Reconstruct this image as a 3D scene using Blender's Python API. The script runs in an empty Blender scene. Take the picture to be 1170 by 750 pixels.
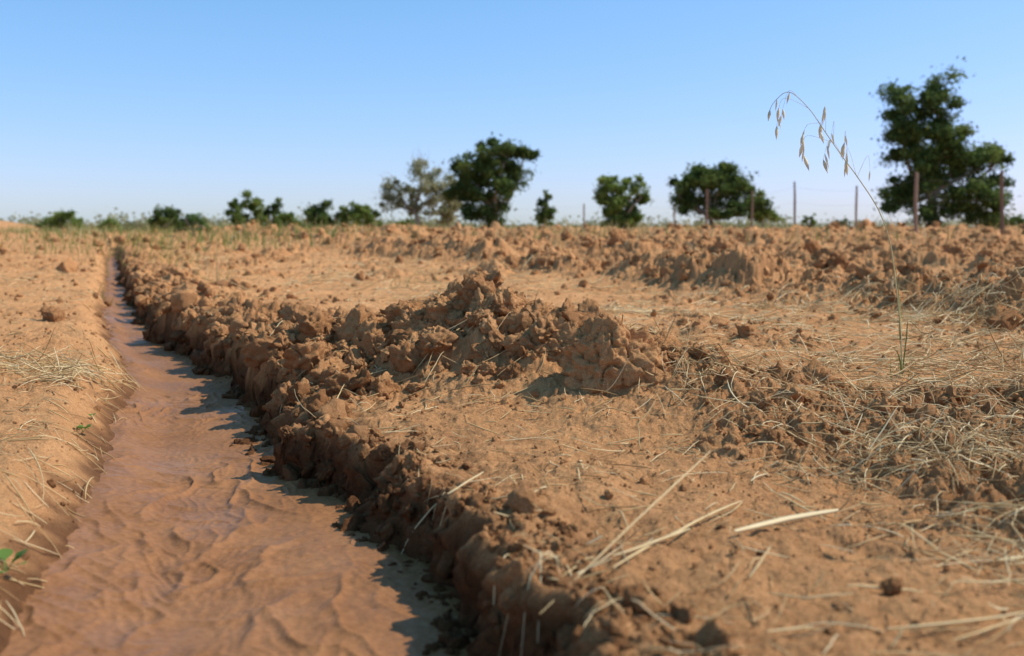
import bpy, bmesh, math, random, time
import numpy as np
from mathutils import Vector, noise as mnoise
random.seed(7); rng=np.random.default_rng(11)
F=np.float32;T0=time.time()
# ------------------------------------------------------------------ noise
def hraw(ix,iy,seed):
    a=ix.astype(np.int64).astype(np.uint32)*np.uint32(374761393)+iy.astype(np.int64).astype(np.uint32)*np.uint32(668265263)+np.uint32((seed*1274126177)&0xFFFFFFFF)
    a=(a^(a>>np.uint32(13)))*np.uint32(1274126177)
    a=(a^(a>>np.uint32(16)))*np.uint32(2246822519)
    return a^(a>>np.uint32(15))
def perlin(x,y,seed=0):
    x,y=np.broadcast_arrays(x,y)
    xi=np.floor(x);yi=np.floor(y);xf=(x-xi).astype(F);yf=(y-yi).astype(F)
    u=xf*xf*xf*(xf*(xf*6-15)+10);v=yf*yf*yf*(yf*(yf*6-15)+10)
    def g(dx,dy):
        a=(hraw(xi+dx,yi+dy,seed)&np.uint32(0xFFFF)).astype(F)*F(6.2831853/65536)
        return np.cos(a)*(xf-F(dx))+np.sin(a)*(yf-F(dy))
    a=g(0,0);b=g(1,0);c=g(0,1);d=g(1,1)
    return F(1.5)*((a+(b-a)*u)+((c+(d-c)*u)-(a+(b-a)*u))*v)
def fbm(x,y,o,seed=0,gain=.5):
    r=0;a=1;f=1
    for i in range(o):
        r=r+F(a)*perlin(x*f,y*f,seed+i*17);a*=gain;f*=2.03
    return r
def sm(t):
    t=np.clip(t,0,1);return t*t*(3-2*t)
def clod(x,y,cell,seed,keep=.8):
    wx=x+cell*.34*perlin(x/cell*1.9,y/cell*1.9,seed+5);wy=y+cell*.34*perlin(x/cell*1.9,y/cell*1.9,seed+9)
    gx=wx/cell;gy=wy/cell;ix=np.floor(gx);iy=np.floor(gy);fx=(gx-ix).astype(F);fy=(gy-iy).astype(F)
    out=np.zeros(gx.shape,dtype=F)
    for dx in(-1,0,1):
        for dy in(-1,0,1):
            h=hraw(ix+dx,iy+dy,seed)
            r1=(h&np.uint32(0x7FF)).astype(F)*F(1/2048);r2=((h>>np.uint32(11))&np.uint32(0x7FF)).astype(F)*F(1/2048);r3=(h>>np.uint32(22)).astype(F)*F(1/1024)
            px=F(dx+.5)+(r1-F(.5))*F(.9)-fx;py=F(dy+.5)+(r2-F(.5))*F(.9)-fy
            rad=F(.4)+F(.42)*r3*r3
            ang=r1*F(6.28);ca=np.cos(ang);sa=np.sin(ang)
            q=(ca*px+sa*py)/rad;w=(-sa*px+ca*py)*(1+F(.5)*r2)/rad
            hh=np.sqrt(np.clip(1-q*q-w*w,0,1))*(1+F(.5)*q)
            # fractured facets: the dome is cut by two tilted planes
            hh=np.minimum(hh,F(.80)+F(.75)*(q*(r2-F(.5))+w*(r3-F(.3))))
            hh=np.minimum(hh,F(.95)+F(.9)*(w*(r2-F(.6))-q*(r1-F(.2))))
            hh=np.maximum(hh,0)*rad
            hh[((r1*F(7.3))%1)>=keep]=0
            np.maximum(out,hh,out=out)
    return out*F(cell)
def mclod(mask,x,y,cell,seed,keep=.8):
    out=np.zeros(mask.shape,dtype=F);i=np.where(mask>1e-3)
    if len(i[0]): out[i]=clod(x[i],y[i],cell,seed,keep)*mask[i]
    return out
# ------------------------------------------------------------------ terrain definition (metres)
TY=np.array([-1,1.0,1.5,1.75,2.0,2.52,2.75,3.07,3.5,4.54,5.2,6.18,9.7,14.7,30,60])
TL=np.array([-.2,-.56,-.74,-.81,-.87,-1.0,-1.06,-1.17,-1.32,-1.66,-1.93,-2.42,-3.9,-5.9,-12.3,-25])
TR=np.array([.75,.19,.02,-.05,-.13,-.34,-.46,-.68,-.86,-1.22,-1.48,-2.10,-3.66,-5.70,-12.0,-24.6])
def edges(x,y):
    fade=np.clip(y/3,.5,1.5)
    xl=np.interp(y,TY,TL)+.035*perlin(y*1.7,x*0+3.3,41)+.022*perlin(y*7,x*2,42)
    xr=np.interp(y,TY,TR)+.10*perlin(y*2.1+.4,x*0+8.1,43)*fade+.06*perlin(y*4.3,x*3,44)+.05*perlin(y*11,x*8,45)+.02*perlin(y*27,x*20,46)
    return xl.astype(F),xr.astype(F)
def rise(y): return .40*sm((y-9)/26)
MX=np.array([-1.5,-1.25,-1.0,-.7,-.5,-.29,-.137,.02,.19,.36,.55,.68,.82,1.05])
MH=np.array([0,.02,.06,.11,.16,.23,.27,.24,.18,.14,.14,.11,.07,0])
def H(x,y,full=False):
    x=np.asarray(x,dtype=np.float64);y=np.asarray(y,dtype=np.float64)
    xl,xr=edges(x,y)
    base=rise(y)+.028*perlin(x*.9,y*.9,1)+.018*perlin(x*3,y*3,2)+np.clip(y-30,0,60)/60*.15*perlin(x*.05,y*.05,3)
    d=x-xr
    s=x+.45*y+.6*perlin(x*.35,y*.35,4)+.28*perlin(x*1.1,y*1.1,5)
    rid=np.zeros(base.shape,dtype=F)
    for c,a in((6.3,.16),(8.9,.14),(11.4,.14),(14.4,.13),(17.8,.13),(21.5,.13),(25.5,.14),(30,.14),(36,.15),(43,.15),(51,.15)):
        m_=np.abs(s-c)<3.6*(.5+.012*c)
        g=np.zeros(base.shape,dtype=F)
        i=np.where(m_)
        g[i]=a*np.exp(-((s[i]-c)/(.55+.012*c))**2)*(.25+.95*np.clip(.8+1.5*perlin(x[i]*.75,y[i]*.75,int(c*10)),0,1.8))
        rid=np.maximum(rid,g)
    rid=rid*(d>0)*sm((70-y)/30)
    for c in(-3.2,-7,-11.5,-16):
        rid=np.maximum(rid,.06*np.exp(-((s-c)/.5)**2)*(d<0)*sm((60-y)/30))
    yc=np.interp(x,[-1.2,-.6,-.14,.2,.5,.9],[4.7,4.35,4.1,3.8,3.5,3.3])+.08*perlin(x*4,x*0,7)
    dy=y-yc
    md=np.interp(x,MX,MH)*np.where(dy<0,np.exp(-(dy/.45)**2),np.exp(-(dy/.5)**2))*(1+.4*perlin(x*4.5,y*4.5,77))
    br=np.exp(-((d-.4)/.36)**2)*(.045+.05*perlin(x*1.5,y*1.5,8))*sm((y-3.)/1.5)*sm((30-y)/15)
    rub=sm((x-.50+.3*perlin(x*2,y*2,9))/.5)*sm((y-1.65)/.5)*sm((4.0-y)/.6)*.72
    pn=fbm(x*1.1,y*1.1,3,10)
    far=sm((y-10)/6)*(.15+.75*np.clip(pn,0,1))*(d>0)
    patch=np.clip(pn,0,1)*.6
    bank=np.exp(-np.clip(d,0,9)/.15)*.7*sm((y-.8)/1.5)
    bank2=np.exp(-((d-.35)/.4)**2)*.6*sm((y-3)/1.2)*sm((40-y)/20)
    R=.11+md*4.2+rid*5.5+rub+far+patch*sm((y-2.2)/1.5)+bank+bank2
    left=(x<xl+.1)
    R=np.where(left,.10+.35*sm((y-7)/8)+patch*.5*sm((y-2.2)/2),R)
    R=np.clip(R,.05,1.0).astype(F)
    z=base+rid+md+br
    K=(.2+.8*np.clip(.5+1.2*perlin(x*1.6,y*1.6,12),0,1))
    nb=1-.55*np.exp(-np.clip(np.abs(d-.2),0,9)/.35)
    big=sm((R-.45)/.4)*(np.abs(md)<.03)*sm((90-y)/40)*sm((y-4.2)/1.)*nb
    z=z+mclod((big*.46*K).astype(F),x+1.7,y,.46,16,.5)
    z=z+mclod((.52*np.clip(R-.35,0,1)*1.5*K*sm((90-y)/40)*(1-.6*np.clip(md*5,0,1))*nb).astype(F),x,y,.23,20,.55)
    z=z+mclod((.70*np.clip(R-.15,0,1)*1.1*sm((60-y)/30)*(1-.55*np.clip(md*5,0,1))).astype(F),x+3.3,y,.105,24,.75)
    z=z+mclod((.72*R*sm((25-y)/10)).astype(F),x,y+7.7,.047,28,.8)
    z=z+mclod((.65*np.clip(R+.1,0,.85)*sm((12-y)/5)).astype(F),x,y+2.7,.021,32,.75)
    z=z+(.016+.032*R)*fbm(x*8,y*8,5,50,.55)*.6
    w=.11+.10*perlin(x*.5,y*2.4,60)
    tr=sm((d+.02)/np.maximum(w,.05))
    dl=xl-x
    tl=sm((dl+.16)/.46)
    rt=x>(xl+xr)/2
    t=np.where(rt,tr,tl)
    fl=sm((26-y)/9)
    floor=rise(y)-.25+.02*perlin(x*9,y*9,61)
    zz=z*t+floor*(1-t)
    z=z*(1-fl)+zz*fl
    z=z+1.5*np.exp(-((x+66)/6)**2-((y-122)/12)**2)
    if not full: return z
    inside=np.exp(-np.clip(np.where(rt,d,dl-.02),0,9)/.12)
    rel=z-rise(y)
    wet_shade=sm((np.where(rt,.025,-.03)-rel+.05*perlin(x*12,y*12,62))/.09)*inside**.3*fl  # damp near the mud, reaching higher on the right bank to paint its shade
    cm=np.where(rt,np.clip(4*t*(1-t),0,1)**.7,0)*fl
    return z,R,wet_shade,cm
# ------------------------------------------------------------------ mesh helpers
def make_mesh(name,V,Fc,mats,smooth=True,attrs=None,matidx=None,parent=None):
    me=bpy.data.meshes.new(name)
    V=np.ascontiguousarray(V,dtype=F);Fc=np.ascontiguousarray(Fc,dtype=np.int32)
    k=Fc.shape[1];n=Fc.shape[0]
    me.vertices.add(len(V));me.vertices.foreach_set("co",V.ravel())
    me.loops.add(n*k);me.loops.foreach_set("vertex_index",Fc.ravel())
    me.polygons.add(n);me.polygons.foreach_set("loop_start",np.arange(0,n*k,k,dtype=np.int32))
    me.polygons.foreach_set("use_smooth",np.full(n,smooth,dtype=bool))
    for m in mats: me.materials.append(m)
    if matidx is not None: me.polygons.foreach_set("material_index",np.asarray(matidx,dtype=np.int32))
    me.update(calc_edges=True)
    if attrs:
        for an,av in attrs.items():
            at=me.attributes.new(an,'FLOAT','POINT');at.data.foreach_set("value",np.ascontiguousarray(av,dtype=F))
    ob=bpy.data.objects.new(name,me);bpy.context.scene.collection.objects.link(ob)
    if parent: ob.parent=parent
    return ob
def gridfaces(r,c):
    i=np.arange(r*c).reshape(r,c)
    return np.stack([i[:-1,:-1],i[:-1,1:],i[1:,1:],i[1:,:-1]],-1).reshape(-1,4)
# ------------------------------------------------------------------ materials
def newmat(name):
    m=bpy.data.materials.new(name);m.use_nodes=True
    nt=m.node_tree;b=nt.nodes["Principled BSDF"]
    return m,nt,b
def N(nt,t,**kw):
    n=nt.nodes.new(t)
    for k,v in kw.items(): setattr(n,k,v)
    return n
def ramp(nt,fac,stops):
    r=nt.nodes.new("ShaderNodeValToRGB");e=r.color_ramp.elements
    while len(e)<len(stops): e.new(.5)
    for i,(p,c) in enumerate(stops): e[i].position=p;e[i].color=(*c,1)
    nt.links.new(fac,r.inputs[0]);return r
def mix(nt,f,a,b,mode='MIX'):
    m=nt.nodes.new("ShaderNodeMix");m.data_type='RGBA';m.blend_type=mode
    for s,v in((m.inputs[0],f),(m.inputs[6],a),(m.inputs[7],b)):
        if hasattr(v,"is_linked"): nt.links.new(v,s)
        else: s.default_value=v if not isinstance(v,tuple) else (*v,1)
    return m.outputs[2]
def soil_mat(name,mud=False):
    m,nt,b=newmat(name)
    tc=N(nt,"ShaderNodeTexCoord");L=nt.links.new
    def noi(sc,det=5,ro=.6):
        n=N(nt,"ShaderNodeTexNoise");n.inputs["Scale"].default_value=sc;n.inputs["Detail"].default_value=det;n.inputs["Roughness"].default_value=ro
        L(tc.outputs["Object"],n.inputs["Vector"]);return n.outputs["Fac"]
    if mud:
        c=ramp(nt,noi(3.5,6,.65),[(.3,(.19,.078,.026)),(.55,(.28,.124,.047)),(.75,(.36,.175,.074))]).outputs[0]
        c=mix(nt,.4,c,ramp(nt,noi(70,4),[(.3,(.16,.066,.025)),(.7,(.39,.185,.078))]).outputs[0])
        L(c,b.inputs["Base Color"])
        rr=N(nt,"ShaderNodeMapRange");L(noi(3,4),rr.inputs[0]);rr.inputs[1].default_value=.35;rr.inputs[2].default_value=.65;rr.inputs[3].default_value=.36;rr.inputs[4].default_value=.75
        L(rr.outputs[0],b.inputs["Roughness"]);b.inputs["Specular IOR Level"].default_value=.16
        bp=N(nt,"ShaderNodeBump");bp.inputs["Strength"].default_value=.6;bp.inputs["Distance"].default_value=.004
        L(noi(80,6,.65),bp.inputs["Height"]);L(bp.outputs[0],b.inputs["Normal"])
        return m
    c=ramp(nt,noi(1.3,6,.62),[(.30,(.42,.205,.090)),(.5,(.54,.30,.142)),(.70,(.66,.41,.215))]).outputs[0]
    c=mix(nt,.45,c,ramp(nt,noi(22,6,.7),[(.3,(.30,.142,.062)),(.5,(.54,.30,.142)),(.72,(.72,.47,.255))]).outputs[0])
    c=mix(nt,.5,c,ramp(nt,noi(240,3,.6),[(.3,(.25,.118,.052)),(.52,(.55,.315,.155)),(.72,(.84,.57,.33))]).outputs[0])
    c=mix(nt,1.0,c,(1.09,.965,.83),'MULTIPLY')
    to=N(nt,"ShaderNodeAttribute",attribute_name="tone")
    c=mix(nt,to.outputs["Fac"],c,mix(nt,.8,c,(.175,.070,.027)))
    we=N(nt,"ShaderNodeAttribute",attribute_name="wet_shade")
    c=mix(nt,we.outputs["Fac"],c,ramp(nt,noi(30,5,.6),[(.3,(.070,.026,.010)),(.7,(.165,.068,.027))]).outputs[0])  # damp soil colour, darkened further so the bank's shade is in the colour
    L(c,b.inputs["Base Color"])
    rr=N(nt,"ShaderNodeMapRange");L(we.outputs["Fac"],rr.inputs[0]);rr.inputs[3].default_value=.95;rr.inputs[4].default_value=.65
    L(rr.outputs[0],b.inputs["Roughness"]);b.inputs["Specular IOR Level"].default_value=.08
    b1=N(nt,"ShaderNodeBump");b1.inputs["Strength"].default_value=1.0;b1.inputs["Distance"].default_value=.012
    L(noi(65,8,.75),b1.inputs["Height"])
    b2=N(nt,"ShaderNodeBump");b2.inputs["Strength"].default_value=.8;b2.inputs["Distance"].default_value=.003
    L(noi(380,3,.7),b2.inputs["Height"]);L(b1.outputs[0],b2.inputs["Normal"])
    L(b2.outputs[0],b.inputs["Normal"])
    return m
M_soil=soil_mat("dry_soil");M_mud=soil_mat("wet_mud",True)
def tone_mat(name,stops,rough=.7,transl=0,spec=.25):
    m,nt,b=newmat(name);L=nt.links.new
    to=N(nt,"ShaderNodeAttribute",attribute_name="tone")
    tc=N(nt,"ShaderNodeTexCoord");n=N(nt,"ShaderNodeTexNoise");n.inputs["Scale"].default_value=35
    L(tc.outputs["Object"],n.inputs["Vector"])
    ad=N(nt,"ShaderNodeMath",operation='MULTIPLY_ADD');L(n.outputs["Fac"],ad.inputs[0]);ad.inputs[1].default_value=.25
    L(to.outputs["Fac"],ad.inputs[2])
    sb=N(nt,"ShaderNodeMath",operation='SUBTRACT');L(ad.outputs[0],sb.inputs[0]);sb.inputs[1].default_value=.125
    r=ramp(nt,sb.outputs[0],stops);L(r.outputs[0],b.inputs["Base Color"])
    b.inputs["Roughness"].default_value=rough;b.inputs["Specular IOR Level"].default_value=spec
    if transl:
        t=N(nt,"ShaderNodeBsdfTranslucent");L(r.outputs[0],t.inputs[0])
        ms=N(nt,"ShaderNodeMixShader");ms.inputs[0].default_value=transl
        L(b.outputs[0],ms.inputs[1]);L(t.outputs[0],ms.inputs[2]);L(ms.outputs[0],nt.nodes["Material Output"].inputs[0])
    return m
M_straw=tone_mat("dry_straw",[(0,(.22,.12,.05)),(.35,(.50,.32,.135)),(.7,(.72,.52,.25)),(1,(.84,.68,.40))],.55,.12)
M_leafg=tone_mat("green_leaf",[(0,(.03,.06,.015)),(.5,(.09,.17,.03)),(1,(.17,.28,.05))],.6,.3)
M_folD=tone_mat("acacia_foliage",[(0,(.042,.070,.018)),(.5,(.098,.148,.038)),(1,(.19,.24,.06))],.75,.42,.15)
M_folB=tone_mat("bush_foliage",[(0,(.075,.12,.022)),(.5,(.17,.235,.05)),(1,(.29,.35,.09))],.75,.42,.15)
M_folG=tone_mat("sparse_foliage",[(0,(.19,.20,.10)),(.5,(.32,.32,.16)),(1,(.46,.44,.25))],.8,.42,.15)
M_bark=tone_mat("tree_bark",[(0,(.15,.11,.08)),(1,(.36,.29,.21))],.9)
M_post=tone_mat("weathered_post",[(0,(.17,.09,.06)),(1,(.30,.20,.14))],.85)
M_wire=tone_mat("fence_wire",[(0,(.16,.12,.10)),(1,(.2,.16,.13))],.6)
M_sg=tone_mat("dry_grass_blades",[(0,(.14,.21,.04)),(.35,(.29,.31,.08)),(.7,(.56,.42,.18)),(1,(.76,.60,.33))],.7,.2)
M_oat=tone_mat("oat_spikelets",[(0,(.14,.21,.045)),(.35,(.33,.35,.12)),(.7,(.66,.56,.34)),(1,(.88,.80,.62))],.6,.35)
# ------------------------------------------------------------------ ground sheet
ud=np.linspace(-.60,.60,1300)
us=.60+np.cumsum(.0012*1.13**np.arange(1,56))
U=np.concatenate([-us[::-1],ud,us])
A=.55
q=[.15]
while q[-1]<1.65: q.append(q[-1]*1.03)
while q[-1]<7.0: q.append(q[-1]*1.0016)
while q[-1]<20: q.append(q[-1]*1.0032)
while q[-1]<90: q.append(q[-1]*1.006)
while q[-1]<4000: q.append(q[-1]*1.05)
Q=np.array(q);YY=np.repeat((Q-A)[:,None],len(U),1);XX=Q[:,None]*U[None,:]
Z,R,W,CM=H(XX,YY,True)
print("H",time.time()-T0)
tone=np.clip(np.clip(.15+.4*fbm(XX*1.4,YY*1.4,3,70),0,1)*.5+.60*np.clip(R-.2,0,1)*np.clip(.7+.6*perlin(XX*6,YY*6,71),0,1.2),0,.9)
mk=np.where((CM>.02)&(YY>.5)&(YY<26))
cy=YY[mk];cz=Z[mk]*1.1;cmv=CM[mk]
push_=(.04*perlin(cy*5,cz*7,101)+.60*clod(cy,cz,.10,103,.6)+.85*clod(cy+5,cz,.05,107,.75)+.8*clod(cy+9,cz,.024,111,.75)+.024*fbm(cy*28,cz*28,4,109,.6)-.02)*cmv*np.clip(cy/3,.7,1.3)
XX=XX.copy();XX[mk]-=push_
make_mesh("ground",np.stack([XX,YY,Z],-1).reshape(-1,3),gridfaces(*XX.shape),[M_soil],True,{"wet_shade":W.ravel(),"tone":tone.ravel()})
# ------------------------------------------------------------------ mud in channel
ys=[.3]
while ys[-1]<26: ys.append(ys[-1]+max(.0035,ys[-1]*.0018))
ys=np.array(ys);ws=np.linspace(-.55,1.25,300)
cl=np.interp(ys,TY,TL);cr=np.interp(ys,TY,TR)
wd=np.maximum(cr-cl,.3)
X=cl[:,None]+wd[:,None]*ws[None,:];Y=np.repeat(ys[:,None],len(ws),1)
al=-X*.37+Y*.93;ac=X*.93+Y*.37
w1=.16*perlin(ac*3,al*2.2,80)+.04*perlin(ac*11,al*9,78);w2=.2*perlin(ac*3,al*2.2,81)+.04*perlin(ac*11,al*9,79)
r1=1-np.abs(perlin((ac+w1)*7,(al+w2)*2.6,82))*2
r2=1-np.abs(perlin((ac+w2+.6*al)*12,(al+w1)*5,83))*2
r4=1-np.abs(perlin((ac-w2-.5*al)*20,(al+w1)*8,88))*2
r3=perlin((ac+w1)*34,(al+w2)*14,84)
pm=np.clip(.5+1.4*perlin(ac*2.2,al*1.1,87),0.12,1)
pm2=np.clip(.45+1.4*perlin(ac*3.2,al*2.1,89),0.08,1)
zmud=-.158+rise(Y)+(.012*np.clip(r1,0,1)**3+.005*np.clip(r2,0,1)**2)*pm+.003*np.clip(r4,0,1)**2*pm2+.0012*r3+.010*perlin(ac*3,al*1.2,85)+.0010*perlin(X*45,Y*45,86)
zmud=zmud+.035*sm((.25-ws[None,:])/.4)
make_mesh("irrigation_channel_mud",np.stack([X,Y,zmud],-1).reshape(-1,3),gridfaces(*X.shape),[M_mud],True)
# ------------------------------------------------------------------ clods
def clod_shapes(sub,n,seed,lump=1.,flat=(.55,.85),hard=.88):
    out=[]
    for i in range(n):
        bm=bmesh.new();bmesh.ops.create_icosphere(bm,subdivisions=sub,radius=1)
        o=Vector((seed*3.1+i*7.7,i*3.3,seed))
        sc=Vector((1,random.uniform(.65,.95),random.uniform(*flat)))
        pl=[(Vector((random.gauss(0,1),random.gauss(0,1),random.gauss(0,1))).normalized(),random.uniform(.5,.85)) for _ in range(10)]
        for v in bm.verts:
            u=v.co.copy();p=u*(1+.40*mnoise.noise(u*1.3+o))
            for nn,dd in pl:
                e=p.dot(nn)-dd
                if e>0: p-=nn*e*hard
            f=.24*lump*mnoise.noise(u*2.8+o)+.17*lump*(mnoise.noise(u*6+o)-.8*abs(mnoise.noise(u*4+o*2)))+.12*lump*mnoise.noise(u*12+o)
            if sub>4:
                ck=abs(mnoise.noise(u*2.3+o*1.7));f-=.14*max(0,1-ck/.06)
                f+=.07*mnoise.noise(u*22+o)*lump+.06*mnoise.noise(u*42+o)*lump
            p=p+u*f
            v.co=Vector((p.x*sc.x,p.y*sc.y,p.z*sc.z))*1.12
        bm.verts.ensure_lookup_table()
        out.append((np.array([v.co[:] for v in bm.verts]),np.array([[v.index for v in f.verts] for f in bm.faces])))
        bm.free()
    return out
def rotmats(n):
    q=rng.normal(size=(n,4));q/=np.linalg.norm(q,axis=1)[:,None]
    w,x,y,z=q.T
    return np.stack([1-2*(y*y+z*z),2*(x*y-z*w),2*(x*z+y*w),2*(x*y+z*w),1-2*(x*x+z*z),2*(y*z-x*w),2*(x*z-y*w),2*(y*z+x*w),1-2*(x*x+y*y)],-1).reshape(n,3,3)
CV=[];CF=[];CT=[];CW=[];off=0
def add_clods(shapes,x,y,r,emb=.35,zmin=None,tm=.3,zc=None,upright=False):
    global off
    n=len(x)
    if n==0:return
    z,_,w,_c=H(x,y,True)
    if zmin is not None: z=np.maximum(z,zmin+rise(y))
    if zc is not None: z=zc-r*emb;w=w*0
    RM=rotmats(n) if not upright else np.repeat(np.eye(3)[None],n,0);tn=np.clip(rng.normal(tm,.25,n),0,.95)
    var=rng.integers(0,len(shapes),n)
    for k,(v,f) in enumerate(shapes):
        id=np.where(var==k)[0]
        if len(id)==0: continue
        p=np.einsum('nij,vj->nvi',RM[id],v)*r[id][:,None,None]
        c=np.stack([x[id],y[id],z[id]+r[id]*emb],-1)
        p=p+c[:,None,:]
        nv=len(v)
        CV.append(p.reshape(-1,3));CF.append((f[None]+(np.arange(len(id))*nv)[:,None,None]+off).reshape(-1,3))
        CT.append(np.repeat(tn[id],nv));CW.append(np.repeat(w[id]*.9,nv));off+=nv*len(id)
def scatter(n,y0,y1,power=1.):
    y=np.exp(rng.uniform(math.log(y0),math.log(y1),n));x=(y+.55)*rng.uniform(-.62,.62,n)
    z,R,W,_c=H(x,y,True);xl,xr=edges(x,y)
    ok=(rng.uniform(0,1,n)<np.clip(R,0,1)**power)&((x>xr+.015)|(x<xl-.05))&(W<.75)
    return x[ok],y[ok]
SL=clod_shapes(4,10,1);SM=clod_shapes(3,10,2);SS=clod_shapes(2,8,3)
x,y=scatter(1700,2.3,9,2.0);r=.016*np.exp(rng.normal(0,.5,len(x)))*np.clip(y/3,.8,1.6);add_clods(SL,x,y,r,.2)
x,y=scatter(11500,1.4,14,1.3);r=.008*np.exp(rng.normal(0,.45,len(x)))*np.clip(y/3,.7,2.6);add_clods(SM,x,y,r,.25)
x,y=scatter(46000,1.2,9,.8);r=.0033*np.exp(rng.normal(0,.4,len(x)))*np.clip(y/3,.6,2);add_clods(SS,x,y,r,.3)
x,y=scatter(7000,9,60,1.8);r=.05*np.exp(rng.normal(0,.5,len(x)))*np.clip(y/20,.6,1.4);add_clods(SM,x,y,r,.2,None,.55)
n=2300;x=rng.uniform(-1.1,.95,n);y=rng.uniform(3.0,4.9,n);z_,R_,w_,_c=H(x,y,True);ok=(rng.uniform(0,1,n)<np.clip(R_-.35,0,1)**1.5*1.4)
x,y=x[ok],y[ok];r=.021*np.exp(rng.normal(0,.7,len(x)));add_clods(SL,x,y,np.clip(r,.007,.09),.2,None,.3)
n=4200;y=np.exp(rng.uniform(math.log(1.3),math.log(16),n));_,xr_=edges(0*y,y);x=xr_+rng.uniform(-.04,.22,n);r=.011*np.exp(rng.normal(0,.55,n))*np.clip(y/3,.6,1.8);add_clods(SM,x,y,r,.1,-.16,.45)
n=110;y=np.exp(rng.uniform(math.log(1.6),math.log(10),n));_,xr_=edges(0*y,y);x=xr_+rng.uniform(-.01,.22,n);r=.022*np.exp(rng.normal(0,.4,n))*np.clip(y/3,.6,1.3);add_clods(SL,x,y,r,-.1,-.16,.4)
SB=clod_shapes(6,5,9,.6,(.85,.95));SH=clod_shapes(5,8,5,.8,(.7,.95))
one=lambda S,hx,hy,hr,zc,tm=.2,up=False:add_clods(S,np.array([hx]),np.array([hy]),np.array([hr]),0,None,tm,np.array([zc]),up)
one(SB[:1],.34,3.42,.195,.12,.0,True);one(SB[1:2],.52,3.50,.15,.10,.05,True);one(SB[2:3],.17,3.60,.13,.14,.1,True)
one(SB[3:4],-.10,3.92,.15,.21,.1);one(SB[4:5],-.38,4.02,.12,.16,.15)
for hx,hy,hr,zc in[(-.14,4.0,.10,.31),(-.02,3.93,.085,.29),(-.27,4.02,.085,.27),(.10,3.80,.08,.24),(-.44,4.1,.08,.23),(-.30,3.76,.07,.17),(.13,3.92,.07,.24),(.66,3.45,.08,.13),(-.08,3.66,.07,.15),(-.62,4.2,.07,.18),(-.54,3.92,.06,.14),(.0,3.5,.05,.08),(.76,3.45,.065,.09),(1.3,2.9,.055,.03),(1.15,3.1,.06,.03),(1.45,2.75,.05,.02),(.62,1.62,.02,.015),(-.85,4.4,.06,.12)]: one(SH,hx,hy,hr,zc)
n=4600;x=rng.uniform(-.5,13,n);y=rng.uniform(4.5,20,n);z_,R_,w_,_c=H(x,y,True);ok=(np.abs(x)<.62*(y+.55))&(x+.41*y>1.6)&(rng.uniform(0,1,n)<np.clip(R_-.45,0,1)**2.0*2.4)
x,y=x[ok],y[ok];r=.05*np.exp(rng.normal(0,.65,len(x)));add_clods(SL,x,y,np.clip(r,.015,.20),0.,None,.5)
n=700;x=rng.uniform(-3,22,n);y=rng.uniform(9,34,n);z_,R_,w_,_c=H(x,y,True);ok=(np.abs(x)<.62*(y+.55))&(x+.41*y>1.6)&(rng.uniform(0,1,n)<np.clip(R_-.35,0,1)*1.3)
x,y=x[ok],y[ok];r=.09*np.exp(rng.normal(0,.4,len(x)));add_clods(SL,x,y,np.clip(r,.04,.2),.0,None,.65)
make_mesh("soil_clods",np.concatenate(CV),np.concatenate(CF),[M_soil],True,{"tone":np.concatenate(CT),"wet_shade":np.concatenate(CW)})
print("clod verts",off,time.time()-T0)
# ------------------------------------------------------------------ straw
def tubes(P,Wd,Th,tone):
    n,k,_=P.shape
    T=np.gradient(P,axis=1);T/=np.linalg.norm(T,axis=2,keepdims=True)+1e-9
    up=np.zeros_like(T);up[...,2]=1
    S=np.cross(T,up);ln=np.linalg.norm(S,axis=2,keepdims=True);S=np.where(ln<1e-3,np.array([1.,0,0]),S/(ln+1e-9))
    B=np.cross(S,T)
    tw=rng.uniform(0,3.14,n)[:,None,None]
    S2=S*np.cos(tw)+B*np.sin(tw);B2=-S*np.sin(tw)+B*np.cos(tw)
    ring=np.stack([P+S2*Wd[...,None],P+B2*Th[...,None],P-S2*Wd[...,None],P-B2*Th[...,None]],2)
    V=ring.reshape(-1,3)
    i=np.arange(n*k*4).reshape(n,k,4)
    a=i[:,:-1,:];b=i[:,1:,:]
    Fq=np.stack([a,np.roll(a,-1,2),np.roll(b,-1,2),b],-1).reshape(-1,4)
    return V,Fq,np.repeat(tone,k*4)
def lay_straw(x,y,ang,L,w,bend,lift0,lift1,tone,k=8,kk=.25,rigid=False):
    t=np.linspace(-.5,.5,k)[None,:]
    kink=rng.uniform(-.3,.3,len(x))[:,None];kd=rng.normal(0,kk,len(x))[:,None]
    a=ang[:,None]+bend[:,None]*t*2+kd*(t>kink)
    dx=np.cos(a)*L[:,None]/(k-1);dy=np.sin(a)*L[:,None]/(k-1)
    px=np.cumsum(dx,1);px=x[:,None]+px-px.mean(1,keepdims=True);py=np.cumsum(dy,1);py=y[:,None]+py-py.mean(1,keepdims=True)
    h=H(px,py)
    tt=np.linspace(0,1,k)[None,:]
    line=h[:,:1]*(1-tt)+h[:,-1:]*tt
    ex=np.max(h-line,axis=1,keepdims=True)
    if rigid: z=line+ex*.85+ex*.15*np.sin(np.pi*tt)
    else:
        z=line+ex*np.sin(np.pi*tt)**.6*.9
        z=np.maximum(z,h)*.75+z*.25
    z=z+w[:,None]*1.5+lift0[:,None]*(1-tt)**1.3+lift1[:,None]*tt**1.5
    P=np.stack([px,py,z],-1)
    prof=(1-.5*np.abs(2*tt-1)**3)
    return tubes(P,w[:,None]*prof,w[:,None]*prof*.45,tone)
SV=[];SF=[];ST=[];so=0
def push(res,Vl,Fl,Tl,o):
    V,Fq,T=res;Vl.append(V);Fl.append(Fq+o);Tl.append(T);return o+len(V)
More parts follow.
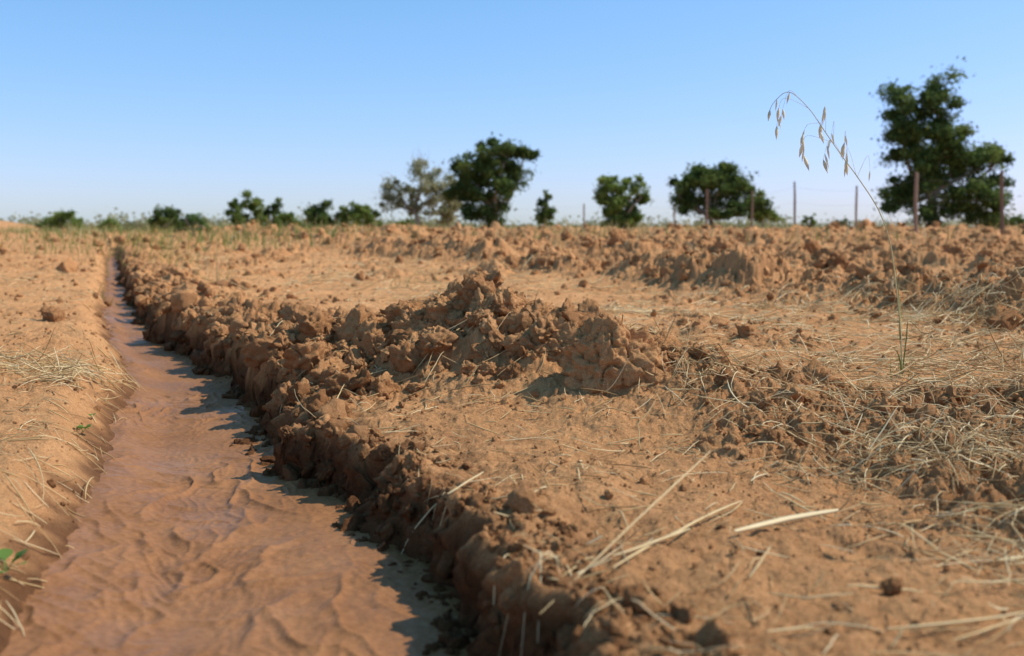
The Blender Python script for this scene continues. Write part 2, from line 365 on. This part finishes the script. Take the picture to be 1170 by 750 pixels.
def straws(n,x,y,L=(.05,.2),w=(.001,.0028),ang=None,lift=.02,tone=(.4,1)):
    global so
    a=rng.uniform(0,math.pi*2,n) if ang is None else rng.normal(ang[0],ang[1],n)
    Ln=rng.uniform(L[0],L[1],n)*rng.uniform(.5,1,n)
    so=push(lay_straw(x,y,a,Ln,rng.uniform(w[0],w[1],n)*np.clip(y/4,.75,2.4),rng.normal(0,.16,n),np.abs(rng.normal(0,lift*.4,n)),np.abs(rng.normal(0,lift,n))*(rng.uniform(0,1,n)<.5),rng.uniform(tone[0],tone[1],n)),SV,SF,ST,so)
def notch(x,y,m=.03):
    xl,xr=edges(x,y);return (x>xr+m)|(x<xl-m)
def gauss(n,cx,cy,sx,sy):
    x=rng.normal(cx,sx,n);y=rng.normal(cy,sy,n);y=np.maximum(y,1.05);ok=notch(x,y,.05);return x[ok],y[ok]
y=np.exp(rng.uniform(math.log(1.3),math.log(22),2600));x=(y+.5)*rng.uniform(-.6,.6,2600);ok=notch(x,y,.06);x,y=x[ok],y[ok];straws(len(x),x,y,(.04,.17),(.001,.0028),None,.02,(.3,1))
y=rng.uniform(4.2,7.6,3600);x=rng.uniform(.5,4.4,3600);s=x+.45*y;ok=(s>2.7)&(s<6.0)&(rng.uniform(0,1,3600)<sm(.6+perlin(x*1.2,y*1.2,200)));x,y=x[ok],y[ok];straws(len(x),x,y,(.08,.32),(.001,.0026),None,.03,(.45,1))
y=rng.uniform(7,16,2600);x=rng.uniform(-2.5,4,2600);s=x+.45*y;ok=(s>2.2)&(s<5.6)&(rng.uniform(0,1,2600)<sm(.6+perlin(x*.9,y*.9,201)));x,y=x[ok],y[ok];straws(len(x),x,y,(.1,.4),(.0009,.002),None,.03,(.45,1))
y=rng.uniform(8,26,3000);x=rng.uniform(-6,14,3000);ok=notch(x,y,.1);x,y=x[ok],y[ok];straws(len(x),x,y,(.12,.5),(.0008,.0017),None,.08,(.35,.9))
for cx,cy,sx,sy,n,l0,l1,lf in[(-2.05,4.25,.20,.16,150,.12,.34,.06),(-1.80,4.05,.06,.14,110,.12,.28,.05),(-2.3,4.4,.3,.12,110,.1,.36,.06),
 (1.05,2.45,.20,.10,210,.06,.24,.04),(1.25,2.6,.22,.15,190,.06,.26,.06),(.95,2.75,.16,.2,110,.05,.2,.05),(1.5,3.2,.3,.35,240,.06,.28,.05),
 (1.0,3.5,.25,.3,150,.06,.22,.04),(.62,3.25,.10,.14,100,.06,.2,.07),(1.0,1.95,.14,.08,80,.08,.25,.02),(.95,1.75,.12,.05,50,.06,.2,.02),
 (-.2,2.25,.1,.15,14,.05,.13,.02),(0.0,2.6,.3,.3,40,.04,.12,.02),(.35,2.2,.3,.4,50,.04,.14,.02),(-1.35,2.4,.15,.3,90,.06,.2,.02),(-1.5,3.1,.15,.4,70,.06,.2,.02),(-1.15,2.0,.08,.15,30,.06,.2,.02),
 (1.9,4.2,.3,.25,240,.1,.35,.08),(.75,4.1,.2,.35,180,.1,.3,.05),(2.6,4.8,.5,.3,250,.1,.4,.05),(1.75,3.7,.3,.2,170,.08,.3,.05),(2.9,6.2,.3,.3,200,.1,.4,.12),(.9,3.0,.4,.4,140,.05,.18,.04),(.0,3.5,.5,.4,100,.06,.24,.04),(-.5,3.9,.4,.4,60,.06,.24,.04)]:
    x,y=gauss(n,cx,cy,sx,sy);straws(len(x),x,y,(l0,l1),(.001,.0028),None,lf,(.15,1))
def stem(x0,y0,x1,y1,w,tone,b=0,l0=0.,l1=0.):
    global so
    a=np.array([math.atan2(y1-y0,x1-x0)]);L=np.array([math.hypot(x1-x0,y1-y0)])
    so=push(lay_straw(np.array([(x0+x1)/2]),np.array([(y0+y1)/2]),a,L,np.array([w]),np.array([b]),np.array([l0]),np.array([l1]),np.array([tone]),14,.06,True),SV,SF,ST,so)
stem(.05,1.60,.42,2.02,.0036,.8,.14,.0,.0)
stem(.16,1.70,.50,2.14,.0030,.7,-.12,.0,.0)
stem(.18,1.74,.34,1.90,.0028,.75,.1,.0,.01)
stem(.42,1.88,.66,2.05,.0062,.9,-.10,.002,.02)
stem(.40,2.00,.52,2.20,.0026,.7,.2)
stem(.86,1.76,1.02,1.82,.0034,.8,.1)
stem(.80,1.66,1.0,1.70,.0034,.7,.1)
stem(.55,1.46,.80,1.52,.0034,.8,.1);stem(.62,1.42,.85,1.52,.0034,.7,-.1)
stem(-1.22,1.92,-.95,1.80,.003,.8,.1);stem(-1.3,2.0,-.98,1.86,.0028,.7,.1);stem(-1.28,2.65,-1.12,2.40,.0028,.8,-.2,.02,.0)
stem(-.14,2.15,-.06,2.28,.0026,.8,.1,.01,.01)
make_mesh("dry_straw",np.concatenate(SV),np.concatenate(SF),[M_straw],True,{"tone":np.concatenate(ST)})
# ------------------------------------------------------------------ upright dry stalks + distant grass
GV=[];GF=[];GT=[];go=0
def blades(x,y,h,w,lean,tone,k=5):
    global go
    n=len(x);t=np.linspace(0,1,k)[None,:]
    a=rng.uniform(0,6.28,n)[:,None];z0=H(x,y)[:,None]
    l=lean[:,None]*h[:,None]*t**2
    P=np.stack([x[:,None]+np.cos(a)*l,y[:,None]+np.sin(a)*l,z0+h[:,None]*t*(1-.15*lean[:,None]*t)-.01],-1)
    go=push(tubes(P,w[:,None]*(1-.85*t),w[:,None]*.3*(1-.85*t),tone),GV,GF,GT,go)
n=18000;y=rng.uniform(20,75,n)**1.0;x=y*rng.uniform(-.62,.62,n)
dens=sm(.5+.8*perlin(x*.25,y*.12,90)-.2*(x>0)+.0);ok=rng.uniform(0,1,n)<dens
x,y=x[ok],y[ok];n=len(x);g=np.where(rng.uniform(0,1,n)<np.where(x<-2,.6,.25),rng.uniform(0,.35,n),rng.uniform(.45,1,n))
blades(x,y,rng.uniform(.1,.5,n),rng.uniform(.008,.022,n),rng.uniform(0,.7,n),g,4)
for cx,cy,s,n,hh,g in[(-3.9,9.6,.12,14,.3,.2),(-5.3,15,.5,60,.35,.25),(-4.9,14,.3,30,.6,.4),(-3.3,11,.15,16,.35,.5),(-8,20,1.5,200,.4,.15),(-1.0,10.5,.25,30,.22,.5),(1.6,4.06,.025,12,.12,.15),(-7.,26,3,400,.45,.15)]:
    x=rng.normal(cx,s,n);y=rng.normal(cy,s,n);blades(x,y,rng.uniform(.4,1,n)*hh,rng.uniform(.0012,.003,n)*cy/6,rng.uniform(.1,.9,n),np.clip(rng.normal(g,.15,n),0,1))
make_mesh("dry_grass",np.concatenate(GV),np.concatenate(GF),[M_sg],True,{"tone":np.concatenate(GT)})
GV=[];GF=[];GT=[];go=0
for X0,Y0,h,w in[(-3.2,10.8,.66,.009),(-2.8,14,.8,.008),(-3.35,10.9,.3,.006),(-2.45,13.4,.5,.006),(2.3,9.5,.3,.004),(-.1,9,.35,.004)]:
    blades(np.array([X0]),np.array([Y0]),np.array([h]),np.array([w]),np.array([.12]),np.array([.9]),6)
make_mesh("dry_stalks",np.concatenate(GV),np.concatenate(GF),[M_sg],True,{"tone":np.concatenate(GT)})
# ------------------------------------------------------------------ tall wild grass with drooping seed heads
WV=[];WF=[];WT=[];wo=0
def curve(pts,w0,w1,tone,k=24,flat=.9):
    global wo
    pts=np.array(pts,float);m=len(pts);tt=np.linspace(0,m-1,k)
    out=[]
    for t in tt:
        i=min(int(t),m-2);f=t-i
        p0=pts[max(i-1,0)];p1=pts[i];p2=pts[i+1];p3=pts[min(i+2,m-1)]
        out.append(.5*((2*p1)+(-p0+p2)*f+(2*p0-5*p1+4*p2-p3)*f*f+(-p0+3*p1-3*p2+p3)*f**3))
    P=np.array(out)[None];ww=np.linspace(w0,w1,k)[None]
    wo=push(tubes(P,ww,ww*flat,np.array([tone])),WV,WF,WT,wo)
    return P[0]
def spikelet(p,l,ang,tone):
    global wo
    k=7;t=np.linspace(0,1,k)
    d=np.array([math.sin(ang)*.8,random.uniform(-.2,.2),-math.cos(ang)]);P=(np.array(p)[None]+t[:,None]*l*d[None])[None]
    w=(np.array([.1,.6,1,1,.75,.4,.05])*l*.12)[None]
    wo=push(tubes(P,w,w*.6,np.array([tone])),WV,WF,WT,wo)
b=4.06
z0=float(H(np.array([1.59]),np.array([b]))[0])
main=curve([(1.59,b,z0-.02),(1.585,b,.18),(1.565,b,.38),(1.54,b,.55),(1.49,b-.01,.68),(1.41,b-.02,.80),(1.34,b-.03,.89),(1.27,b-.03,.99),(1.20,b-.03,1.09),(1.12,b-.03,1.155),(1.06,b-.02,1.11),(1.04,b-.02,1.06)],.0034,.0011,.6,60)
curve([(1.585,b,.15),(1.575,b+.01,.40),(1.53,b+.02,.62),(1.50,b+.02,.72)],.006,.0008,.3,20,.2)
curve([(1.59,b,.0),(1.62,b+.03,.15),(1.64,b+.05,.22),(1.70,b+.05,.16)],.005,.0008,.15,16,.2)
curve([(1.59,b,.02),(1.56,b-.03,.10),(1.50,b-.05,.15)],.004,.0008,.2,12,.2)
branches=[((1.16,b-.03,1.13),(1.12,b-.03,1.16),(1.09,b-.03,1.06),2),((1.20,b-.03,1.09),(1.10,b-.02,1.13),(1.075,b-.02,1.02),3),
((1.25,b-.03,1.03),(1.19,b-.05,1.02),(1.17,b-.05,.97),3),((1.27,b-.03,.99),(1.27,b-.02,1.10),(1.255,b,1.0),4),((1.30,b-.03,.95),(1.20,b,.98),(1.19,b,.90),3),
((1.34,b-.03,.89),(1.28,b-.06,.96),(1.25,b-.06,.88),4),((1.36,b-.03,.87),(1.36,b,1.0),(1.355,b,.93),3),((1.40,b-.02,.81),(1.37,b,.93),(1.36,b,.86),3),
((1.30,b-.03,.95),(1.31,b-.01,1.04),(1.30,b,.97),2),((1.40,b-.02,.81),(1.45,b,.90),(1.46,b,.84),1)]
for p0,p1,p2,ns in branches:
    P=curve([p0,p1,p2],.0009,.0006,.8,14)
    for j in range(ns):
        q=P[-1-j*2];spikelet(q,random.uniform(.045,.07),random.uniform(-.35,.35),random.uniform(.85,1))
for j in(56,52,48): spikelet(main[j],.05,random.uniform(-.3,.3),.9)
make_mesh("wild_oat_grass",np.concatenate(WV),np.concatenate(WF),[M_oat],True,{"tone":np.concatenate(WT)})
# ------------------------------------------------------------------ seedlings
def seedling(name,x,y,sz,nl,seed):
    r=np.random.default_rng(seed);V=[];Fc=[];T=[]
    z=float(H(np.array([x]),np.array([y]))[0])
    for i in range(nl):
        a=i*2.4+r.uniform(-.4,.4);el=r.uniform(.3,1.0);L=sz*r.uniform(.6,1);st=L*.5
        d=np.array([math.cos(a)*math.cos(el),math.sin(a)*math.cos(el),math.sin(el)]);s=np.array([-math.sin(a),math.cos(a),0])
        o=len(V);base=np.array([x,y,z+.005])
        rows=[(0,.02),(.45,.03),(.5,.12),(.65,.34),(.8,.36),(.95,.2),(1.05,.02)]
        for t,w in rows:
            p=base+d*L*t*1.3+np.array([0,0,-.35*L*max(t-.4,0)**2]);up=np.array([0,0,.12*L*w])
            V+= [p-s*w*L*1.1+up,p,p+s*w*L*1.1+up]
        for k in range(len(rows)-1):
            Fc+=[[o+3*k,o+3*k+1,o+3*k+4,o+3*k+3],[o+3*k+1,o+3*k+2,o+3*k+5,o+3*k+4]]
        T+= [r.uniform(.6,1)]*(3*len(rows))
    make_mesh(name,np.array(V),np.array(Fc),[M_leafg],True,{"tone":np.array(T)})
seedling("green_seedling",-1.0,1.97,.05,9,1)
seedling("green_seedling",-1.40,3.25,.035,6,2)
seedling("green_seedling",-1.46,3.45,.02,4,3)
# ------------------------------------------------------------------ trees
def tree(name,X,Y,lobes,tr,nleaf,ls,mat,ncl=60,shell=.5,seed=0,clr=.32,fork=.25,dead=0):
    r=np.random.default_rng(seed);z0=float(H(np.array([X]),np.array([Y]))[0])-.05
    Cc=[];vol=np.array([l[2]*l[3] for l in lobes]);vol=vol/vol.sum()
    for (dx,z,rx,rz),p in zip(lobes,vol):
        m=max(4,int(ncl*p));d=r.normal(size=(m,3));d/=np.linalg.norm(d,axis=1)[:,None]
        rr=(shell+(1-shell)*r.uniform(0,1,m)**.7)[:,None]*r.uniform(.75,1.05,(m,1))
        c=d*rr*np.array([rx,rx*.9,rz])+np.array([dx,0,z]);Cc.append(c)
    Cc=np.concatenate(Cc);Cc[:,2]=np.maximum(Cc[:,2],z0+.15);m=len(Cc)
    crad=np.mean([l[2] for l in lobes])*clr*r.uniform(.5,1.4,m)
    per=r.dirichlet(np.ones(m)*2.5)*nleaf;ct=np.clip(r.normal(.5,.26,m),0,1)
    zt=Cc[:,2].max()
    P=[];T=[]
    for i in range(m):
        k=int(per[i])+3;g=r.normal(size=(k,3));g/=np.linalg.norm(g,axis=1)[:,None];g*=(r.uniform(0,1,k)**.5)[:,None]*crad[i]*np.array([1.1,1.1,.85])
        st=r.uniform(0,1,k)<.16;g[st]*=1.8
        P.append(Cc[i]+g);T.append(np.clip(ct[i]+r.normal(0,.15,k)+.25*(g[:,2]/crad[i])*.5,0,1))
    P=np.concatenate(P);T=np.concatenate(T);k=len(P)
    P[:,2]=np.maximum(P[:,2],z0+.08)
    a=r.normal(size=(k,3));a/=np.linalg.norm(a,axis=1)[:,None];b_=np.cross(a,r.normal(size=(k,3)));b_/=np.linalg.norm(b_,axis=1)[:,None]
    s=(ls*r.uniform(.5,1.3,k))[:,None]
    q=np.stack([P-a*s,P+b_*s*.45,P+a*s,P-b_*s*.45],1).reshape(-1,3)
    V=[q];Fc=[np.arange(k*4).reshape(k,4)];TT=[np.repeat(T,4)];MI=[np.zeros(k)];o=k*4
    top=np.array([lobes[0][0]*.3,0,z0+(zt-z0)*fork])
    cen=Cc.mean(0)
    def limb(p0,p1,r0,r1,kk=7,wob=.08):
        nonlocal o
        t=np.linspace(0,1,kk)[:,None];l=np.linalg.norm(p1-p0)
        pts=p0*(1-t)+p1*t+np.sin(t*np.pi)*r.normal(0,wob*l,3)+np.sin(t*7)*r.normal(0,.015*l,3)
        Tn=np.gradient(pts,axis=0);Tn/=np.linalg.norm(Tn,axis=1)[:,None]
        ref=np.array([.3,1,.1]);S=np.cross(Tn,ref);S/=np.linalg.norm(S,axis=1)[:,None];B=np.cross(Tn,S)
        rad=(r0*(1-t)+r1*t)
        an=np.arange(7)/7*6.2832
        ring=pts[:,None,:]+rad[:,:,None]*(np.cos(an)[None,:,None]*S[:,None,:]+np.sin(an)[None,:,None]*B[:,None,:])
        i=np.arange(kk*7).reshape(kk,7)+o
        f=np.stack([i[:-1],np.roll(i[:-1],-1,1),np.roll(i[1:],-1,1),i[1:]],-1).reshape(-1,4)
        V.append(ring.reshape(-1,3));Fc.append(f);TT.append(np.full(kk*7,r.uniform(.2,.9)));MI.append(np.ones(len(f)));o+=kk*7
        return pts
    limb(np.array([0,0,z0]),top,tr*1.25,tr*.8,7,.04)
    mains=[]
    for l in lobes:
        e=np.array([l[0],r.normal(0,.2),l[1]]);mains.append(limb(top,e,tr*.7,tr*.22))
    allm=np.concatenate(mains)
    for c in Cc:
        dd=np.linalg.norm(allm-c,axis=1)+np.maximum(allm[:,2]-c[2],0);j=np.argmin(dd);limb(allm[j],c,tr*.18,tr*.05,5,.1)
    for i in range(dead):
        c=Cc[r.integers(m)];e=c+(c-cen)*r.uniform(.2,.6)+r.normal(0,.15,3);limb(c,e,tr*.08,tr*.03,5,.12)
    V=np.concatenate(V)+np.array([X,Y,0])
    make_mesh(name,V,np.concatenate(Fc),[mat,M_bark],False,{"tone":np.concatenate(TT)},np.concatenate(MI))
tree("acacia_tree",19.1,45,[(-.5,6.4,1.75,1.3),(-1.5,5.2,1.2,1.2),(0,4.8,1.8,1.5),(-.9,3.2,1.6,1.6),(2.2,3.3,1.4,1.2),(1.9,1.9,1.8,1.4),(0,1.7,1.6,1.3),(0,7.3,.9,.5),(.9,4.2,1.1,1.),(3.0,3.7,.6,.6),(-1.6,2.2,.8,1.1)],.2,44000,.10,M_folD,190,.25,1,.30)
tree("acacia_tree",-1.1,50,[(.9,4.2,1.2,.9),(-.7,3.9,1.3,1.05),(-1.1,2.7,1.1,1.3),(.4,2.9,1.4,1.3),(1.7,4.2,.7,.65),(-.2,1.5,1.3,1.0),(.2,4.7,.8,.5),(1.4,3.3,.7,.8)],.16,28000,.10,M_folD,140,.2,2,.3)
tree("sparse_tree",-4.7,52,[(-1.3,2.6,1.,1.),(.1,3.2,1.4,1.),(1.2,2.5,1.,1.1),(-.2,1.9,1.3,.9),(-.1,3.9,.8,.4),(-1.7,2.0,.7,.7)],.10,8000,.08,M_folG,140,.3,3,.26,.3,120)
tree("sparse_tree",-3.4,54,[(0,1.9,.9,.8),(.5,2.5,.6,.6),(-.4,1.3,.8,.6)],.07,4200,.085,M_folG,50,.3,4,.28,.3,30)
tree("round_tree",5.25,48,[(0,2.0,1.15,1.25),(-.6,2.7,.7,.5),(.55,2.75,.7,.5),(0,1.0,.95,.8),(-.85,2.2,.5,.7),(.9,2.1,.5,.7)],.12,19000,.085,M_folB,100,.2,5,.3)
tree("spreading_tree",10.3,50,[(-1.3,2.7,1.1,.95),(.1,3.0,1.3,1.),(1.4,2.5,1.2,.95),(0,1.8,1.8,.8),(-1.8,2.0,.7,.7),(1.9,1.9,.8,.7),(.4,3.6,.7,.4),(-.9,3.3,.6,.4)],.14,28000,.095,M_folD,130,.2,6,.32)
tree("shrub",13.1,52,[(0,1.5,.9,.5),(-.4,1.9,.5,.35),(.6,1.3,.5,.4)],.05,3600,.09,M_folB,35,.3,7)
tree("young_tree",1.67,50,[(0,1.2,.6,.6),(.1,1.8,.42,.45),(-.1,1.5,.5,.5),(.15,2.3,.2,.25)],.05,4600,.08,M_folD,45,.3,8)
for i,(X0,Y0,w,zt,mt,nl) in enumerate([(-10.5,55,1.15,2.4,M_folD,6000),(-8.6,55,1.15,2.3,M_folB,6000),(-7.9,56,.7,2.0,M_folD,2400),(-14.7,55,1.2,2.8,M_folB,7000),(-13.5,56,.85,2.5,M_folD,3800),(-12.2,54,.85,1.7,M_folB,2600),
  (-20.8,60,1.2,2.1,M_folD,5000),(-21.9,62,.9,1.6,M_folB,2400),(-9.6,30,.50,1.2,M_leafg,2200),(-31.6,70,1.5,2.0,M_folB,5000),(-33.4,72,1.0,1.5,M_folD,2200),(-28.4,70,.8,1.35,M_folB,2000),(17.9,60,.5,1.7,M_folB,1200),(19.9,60,.6,1.3,M_folD,1200),(21.8,62,.5,1.2,M_folB,900),(30.2,60,1.0,1.5,M_folD,2000),(-6.4,58,.7,1.2,M_folB,1200),(33,62,1.1,1.4,M_folB,1800),(4.0,70,.7,.9,M_folB,900),(-18.9,60,.8,1.4,M_folG,1600),(-25,66,.9,1.1,M_folG,1400),(-5.9,60,.8,1.4,M_folG,1600)]):
    hh=zt-.4
    tree("shrub",X0,Y0,[(0,.4+hh*.45,w*.75,hh*.38),(-w*.4,.4+hh*.6,w*.5,hh*.3),(w*.35,.4+hh*.7,w*.5,hh*.26),(w*.6,.4+hh*.35,w*.4,hh*.3),(-w*.6,.4+hh*.3,w*.45,hh*.28)],.05,nl,.085 if Y0>40 else .035,mt,45,.3,20+i)
r=np.random.default_rng(99)
n=36000;cx=np.concatenate([r.uniform(-150,190,240),r.uniform(-130,-10,110)]);cy=r.uniform(150,260,350);idx=r.integers(0,350,n);cw=r.uniform(1.5,6,350);chh=r.uniform(.5,2.3,350)
g=r.normal(size=(n,3));P=np.stack([cx[idx]+g[:,0]*cw[idx]*.6,cy[idx]+g[:,1],.3+np.abs(g[:,2])*chh[idx]*.6],-1)
a=r.normal(size=(n,3));a/=np.linalg.norm(a,axis=1)[:,None];b_=np.cross(a,r.normal(size=(n,3)));b_/=np.linalg.norm(b_,axis=1)[:,None]
q=np.stack([P-a*.35,P+b_*.25,P+a*.35,P-b_*.25],1).reshape(-1,3)
make_mesh("distant_bushes",q,np.arange(n*4).reshape(n,4),[M_folG],False,{"tone":np.repeat(r.uniform(0,.7,n),4)})
# ------------------------------------------------------------------ fence
fence=bpy.data.objects.new("wire_fence",None);bpy.context.scene.collection.objects.link(fence)
posts=[(12.8,26,1.78,.045),(10.7,26.4,1.80,.05),(12.1,35,1.7,.04),(10.1,35.5,1.8,.04),(9.75,40.5,1.7,.04),(7.7,39.5,1.72,.045),(10.1,62,1.75,.06),(4.5,62,1.75,.05),(-1.5,64,1.65,.05)]
tops=[]
for i,(px,py,ph,pr) in enumerate(posts):
    z0=float(H(np.array([px]),np.array([py]))[0])-.1;lx,ly=rng.normal(0,.03,2);k=9;an=np.arange(10)/10*6.2832
    V=[];tt=np.linspace(0,1,k)
    for t in tt:
        rr=pr*(1.1-.25*t)*(1+.08*math.sin(t*9+i));
        for j,aa in enumerate(an):
            q_=rr*(1+.1*math.sin(aa*3+i));V.append((px+lx*t*ph+q_*math.cos(aa)+.01*math.sin(t*6+i),py+ly*t*ph+q_*math.sin(aa),z0+t*(ph+.1)))
    V.append((px+lx*ph,py+ly*ph,z0+ph+.1+pr*.4))
    idx=np.arange(k*10).reshape(k,10)
    f=np.stack([idx[:-1],np.roll(idx[:-1],-1,1),np.roll(idx[1:],-1,1),idx[1:]],-1).reshape(-1,4).tolist()
    me=bpy.data.meshes.new("post");f+= [[(k-1)*10+j,(k-1)*10+(j+1)%10,k*10] for j in range(10)]
    me.from_pydata([tuple(v) for v in V],[],f);me.materials.append(M_post)
    at=me.attributes.new("tone",'FLOAT','POINT');at.data.foreach_set("value",np.full(len(V),random.uniform(.2,.9),dtype=F))
    ob=bpy.data.objects.new("post",me);bpy.context.scene.collection.objects.link(ob);ob.parent=fence
    tops.append((px+lx*ph,py+ly*ph,z0+.1,ph))
PW=[]
for i in range(len(tops)-1):
    for hf in(.3,.6,.9):
        a_=tops[i];b_=tops[i+1];t=np.linspace(0,1,8)[:,None]
        p=np.array([a_[0],a_[1],a_[2]+a_[3]*hf])*(1-t)+np.array([b_[0],b_[1],b_[2]+b_[3]*hf])*t
        p[:,2]-=.06*np.sin(np.pi*t[:,0]);PW.append(p)
PW=np.array(PW);ww=np.full(PW.shape[:2],.0018);V,f,t=tubes(PW,ww,ww,np.full(len(PW),.5))
make_mesh("wires",V,f,[M_wire],True,{"tone":t},None,fence)
# ------------------------------------------------------------------ light
el,az=math.radians(46),math.radians(82)
w=bpy.data.worlds.new("World");bpy.context.scene.world=w;w.use_nodes=True;nt=w.node_tree
sky=nt.nodes.new("ShaderNodeTexSky");sky.sky_type='NISHITA';sky.sun_disc=False;sky.sun_elevation=el;sky.sun_rotation=az
sky.air_density=1.0;sky.dust_density=.6;sky.ozone_density=1.5;sky.altitude=200
sp=nt.nodes.new("ShaderNodeSeparateColor");cb=nt.nodes.new("ShaderNodeCombineColor");nt.links.new(sky.outputs[0],sp.inputs[0])
for i,(g,k) in enumerate(((1.0,1.0),(.64,2.10),(.86,2.05))):
    p=nt.nodes.new("ShaderNodeMath");p.operation='POWER';nt.links.new(sp.outputs[i],p.inputs[0]);p.inputs[1].default_value=g
    m_=nt.nodes.new("ShaderNodeMath");m_.operation='MULTIPLY';nt.links.new(p.outputs[0],m_.inputs[0]);m_.inputs[1].default_value=k
    nt.links.new(m_.outputs[0],cb.inputs[i])
bg=nt.nodes["Background"];bg.inputs[1].default_value=.115;nt.links.new(cb.outputs[0],bg.inputs[0])
sd=bpy.data.lights.new("sun",'SUN');sd.energy=5.0;sd.angle=math.radians(.5);sd.color=(1,.94,.83)
so_=bpy.data.objects.new("sun",sd);bpy.context.scene.collection.objects.link(so_)
so_.rotation_euler=Vector((math.cos(el)*math.sin(az),math.cos(el)*math.cos(az),math.sin(el))).to_track_quat('Z','Y').to_euler()
# ------------------------------------------------------------------ camera
cd=bpy.data.cameras.new("camera");cam=bpy.data.objects.new("camera",cd);bpy.context.scene.collection.objects.link(cam)
cam.location=(0,0,.6);cam.rotation_euler=(math.radians(90),0,0);cd.lens=35;cd.sensor_width=36;cd.shift_y=-.0966
cd.clip_start=.05;cd.clip_end=6000;cd.dof.use_dof=True;cd.dof.focus_distance=3.5;cd.dof.aperture_fstop=2.7
sc=bpy.context.scene;sc.camera=cam;sc.view_settings.view_transform='Standard';sc.view_settings.look='None';sc.view_settings.exposure=0
print("done",time.time()-T0)
